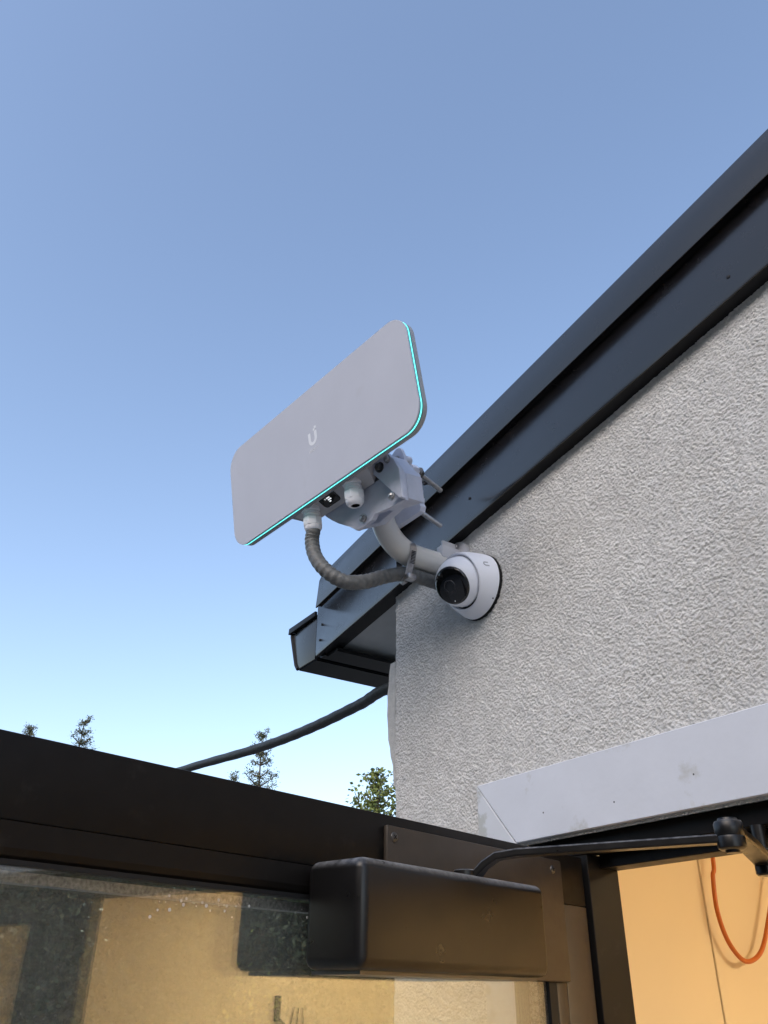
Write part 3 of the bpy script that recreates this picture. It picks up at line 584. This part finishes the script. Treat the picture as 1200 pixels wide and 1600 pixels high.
ld = (vd * math.cos(math.radians(33)) + (-RGT * .90 - UPV * .42).normalized() * math.sin(math.radians(33))).normalized()
pr = [(BR * math.cos(a), BR * math.sin(a)) for a in [math.radians(50 + i * 130 / 24) for i in range(25)]]
obj('ball', lathe(bmesh.new(), [(BR * .672, 0)] + [(BR * .665, BR * .70)] + pr, BC, ld, 56), M['white'], tc_, smooth=50)
wr = BR * .755; pw = [(BR * .655 + .0088 * math.cos(a), wr * math.sin(a)) for a in [i * PI / 2 / 14 for i in range(15)]]
lw = obj('lens_window', lathe(bmesh.new(), pw + [(BR * .60, wr)], BC, ld, 56), M['glossblack'], tc_, smooth=60)
ux = ld.orthogonal().normalized()
obj('lens_ring', lathe(bmesh.new(), [(.0339, .0105), (.0346, .0100), (.0346, .0082), (.0339, .0078)], BC, ld, 32), mat('lens_ring_black', (.02, .02, .022), .25), lw)
dn_ = (-UPV * .8 + RGT * .25); dn_ = (dn_ - ld * dn_.dot(ld)).normalized()
pp = BC + ld * (BR * .655 + .0088 * .62) + dn_ * wr * .80
obj('status_light', lathe(bmesh.new(), [(0, .0010), (.0004, .0008), (.0005, 0)], pp, ld, 10), M['logo'], lw)
# emblem and screw hole on the shroud, laid on its surface
def onshroud(ang, t, lift=.0004):
    k = ang / (2 * PI) * NS; p = sh(t, k); q = (sh(t, k + .5) - p).normalized(); s = (sh(t + .02, k) - p).normalized(); n = q.cross(s); c = Vector((0, p.y, 0))
    n = n if n.dot(p - c) > 0 else -n; return p + n * lift, q, s, n
p, q, s, n = onshroud(math.radians(18), .52, .0001)
bm = u_mark(bmesh.new(), 0, 0, .0085, .0095, .0021, 'y', -.0003, .0003, False, 8)
mx = Matrix((-q, n, -s)).transposed().to_4x4(); mx.translation = p; bmesh.ops.transform(bm, matrix=mx, verts=bm.verts); obj('emblem', bm, M['logo_grey'], tc_, smooth=None)
p, q, s, n = onshroud(math.radians(-42), .16, 0); obj('screw_hole', lathe(bmesh.new(), [(.0002, 0), (.0002, .0012), (-.001, .0013)], p, n, 10), M['black'], tc_)

# ------------------------------------------------------------------ black cable in the air left of the corner
bc = obj('overhead_cable', tube(bmesh.new(), cat([(-1.10, 0.97, 2.533), (-1.2756, .85, 2.5159), (-1.4115, .85, 2.5131), (-1.6295, .85, 2.5136), (-1.8955, .85, 2.5273), (-2.4076, .85, 2.5731), (-3.1, .85, 2.62), (-4.2, .86, 2.55)], 14), lambda i: .0110 + .0004 * math.sin(i * 1.7), 16), M['cable'], smooth=60)
tag(bc, 'thick black cable sagging through the air behind the house corner', 'cable')

# ------------------------------------------------------------------ trees
def conifer(az, dist, H, spread, seed, m, label, top=1.0, broad=False):
    """a whole tree: tapered trunk, whorled limbs, twigs with needle tufts; sparse leader, denser below"""
    rnd = random.Random(seed); a = math.radians(az); x, y = math.cos(a) * dist, math.sin(a) * dist
    t = thing('broadleaf_tree' if broad else 'conifer_tree', label, 'tree', (x, y, 0), group='treetops above the open door')
    bm = tube(bmesh.new(), [(.02 * math.sin(z * 2 + seed), .02 * math.cos(z * 3), z) for z in np.linspace(0, H, 14)], lambda i: .07 * (1 - i / 13.2) + .004, 8)
    V = []; Fc = []
    def tuft(p, n, r, l):
        for _ in range(n):
            d = Vector((rnd.gauss(0, 1), rnd.gauss(0, 1), rnd.gauss(0, .7))).normalized(); s = d.orthogonal().normalized(); s.rotate(Matrix.Rotation(rnd.uniform(0, 6.28), 3, d))
            c = p + Vector((rnd.gauss(0, r), rnd.gauss(0, r), rnd.gauss(0, r))); w = l * rnd.uniform(.22, .4); ll = l * rnd.uniform(.7, 1.3); i = len(V)
            V.extend([c, c + d * ll * .5 + s * w, c + d * ll, c + d * ll * .5 - s * w]); Fc.append((i, i + 1, i + 2, i + 3))
    z = H - .05
    while z > max(.8, H - 3.6):
        dep = H - z; k = rnd.choice((3, 4, 4, 5)) if not broad else rnd.choice((3, 4)); a0 = rnd.uniform(0, 6.28)
        for j in range(k):
            an_ = a0 + 2 * PI * j / k + rnd.gauss(0, .25); L = (0.09 + spread * dep) * rnd.uniform(.6, 1.2); up = (.55 if not broad else .9) - .25 * min(dep, 2)
            d = Vector((math.cos(an_), math.sin(an_), up)).normalized(); b0 = Vector((0, 0, z)); pts = [b0 + d * L * s + Vector((0, 0, .12 * L * s * s)) for s in (0, .35, .7, 1)]
            tube(bm, pts, lambda i: .008 * (1.25 - i / 3) + .002, 5)
            nt = max(2, int(L / .06))
            for q_ in range(nt):
                s = (q_ + rnd.uniform(.4, 1)) / nt; p = b0 + d * L * s + Vector((0, 0, .12 * L * s * s)) + Vector((rnd.gauss(0, .05 * L), rnd.gauss(0, .05 * L), rnd.gauss(0, .03)))
                tuft(p, 46 if not broad else 10, .016 + .05 * L, .024 if not broad else .060)
        tuft(Vector((0, 0, z + .04)), 6, .012, .03); z -= rnd.uniform(.09, .17) if not broad else rnd.uniform(.08, .15)
    obj('trunk', bm, M['bark'], t, smooth=60)
    me = bpy.data.meshes.new('crown'); me.from_pydata([tuple(v) for v in V], [], Fc); me.update(); link('crown', me, M[m], t)
el = lambda d, e: CAMZ + d * math.tan(math.radians(e))
conifer(170.38, 15, el(15, 14.4), .20, 1, 'needle', 'smallest conifer tip above the far left end of the door')
conifer(167.15, 13, el(13, 15.15), .24, 2, 'needle', 'slender conifer top near the left edge of the picture')
conifer(155.45, 12, el(12, 15.2), .26, 3, 'needle', 'dark conifer top rising behind the sagging black cable')
conifer(157.1, 14, el(14, 12.45), .22, 4, 'needle', 'low conifer tip just left of the tree behind the cable')
conifer(147.6, 11, el(11, 12.9), .62, 5, 'leaf', 'yellowish green leafy treetop beside the house corner', broad=True)
# hedge seen through the door glass, plus unseen foliage added to block light
n1 = 120000; n2 = 60000; nl = n1 + n2; r = np.random.default_rng(11); near = np.arange(nl) < n1
th_ = np.radians(np.where(near, r.uniform(141, 176, nl), r.uniform(176, 325, nl))); rad = 9.5 + r.gamma(2.0, .30, nl)
ztop = 3.28 + 4.0 * np.clip((th_ - 3.92) * 5, 0, 1) + .18 * np.sin(th_ * 31) + .12 * np.sin(th_ * 83 + 1)  # unseen ring behind the camera, made taller to cut low sky glow
zz = np.where(near, 1.2 + (ztop - 1.2) * r.uniform(0, 1, nl) ** .9, r.uniform(0, 1, nl) ** .9 * ztop); cc = np.stack([np.cos(th_) * rad, np.sin(th_) * rad, zz], -1)
d1 = r.standard_normal((nl, 3)); d1 /= np.linalg.norm(d1, axis=1)[:, None]; d2 = np.cross(d1, r.standard_normal((nl, 3))); d2 /= np.linalg.norm(d2, axis=1)[:, None]
sz = np.where(near, r.uniform(.020, .045, nl), r.uniform(.13, .24, nl))[:, None]
vv = np.stack([cc - d1 * sz, cc + d2 * sz * .5, cc + d1 * sz, cc - d2 * sz * .5], 1).reshape(-1, 3).astype(np.float32)
me = bpy.data.meshes.new('hedge'); me.vertices.add(nl * 4); me.vertices.foreach_set('co', vv.ravel()); me.loops.add(nl * 4); me.loops.foreach_set('vertex_index', np.arange(nl * 4, dtype=np.int32))
me.polygons.add(nl); me.polygons.foreach_set('loop_start', np.arange(0, nl * 4, 4, dtype=np.int32)); me.update(calc_edges=True)
hd = link('hedge', me, M['hedge'], kind='stuff'); tag(hd, 'tall dark green hedge seen through the door glass, plus an added unseen ring blocking low sky light', 'hedge')
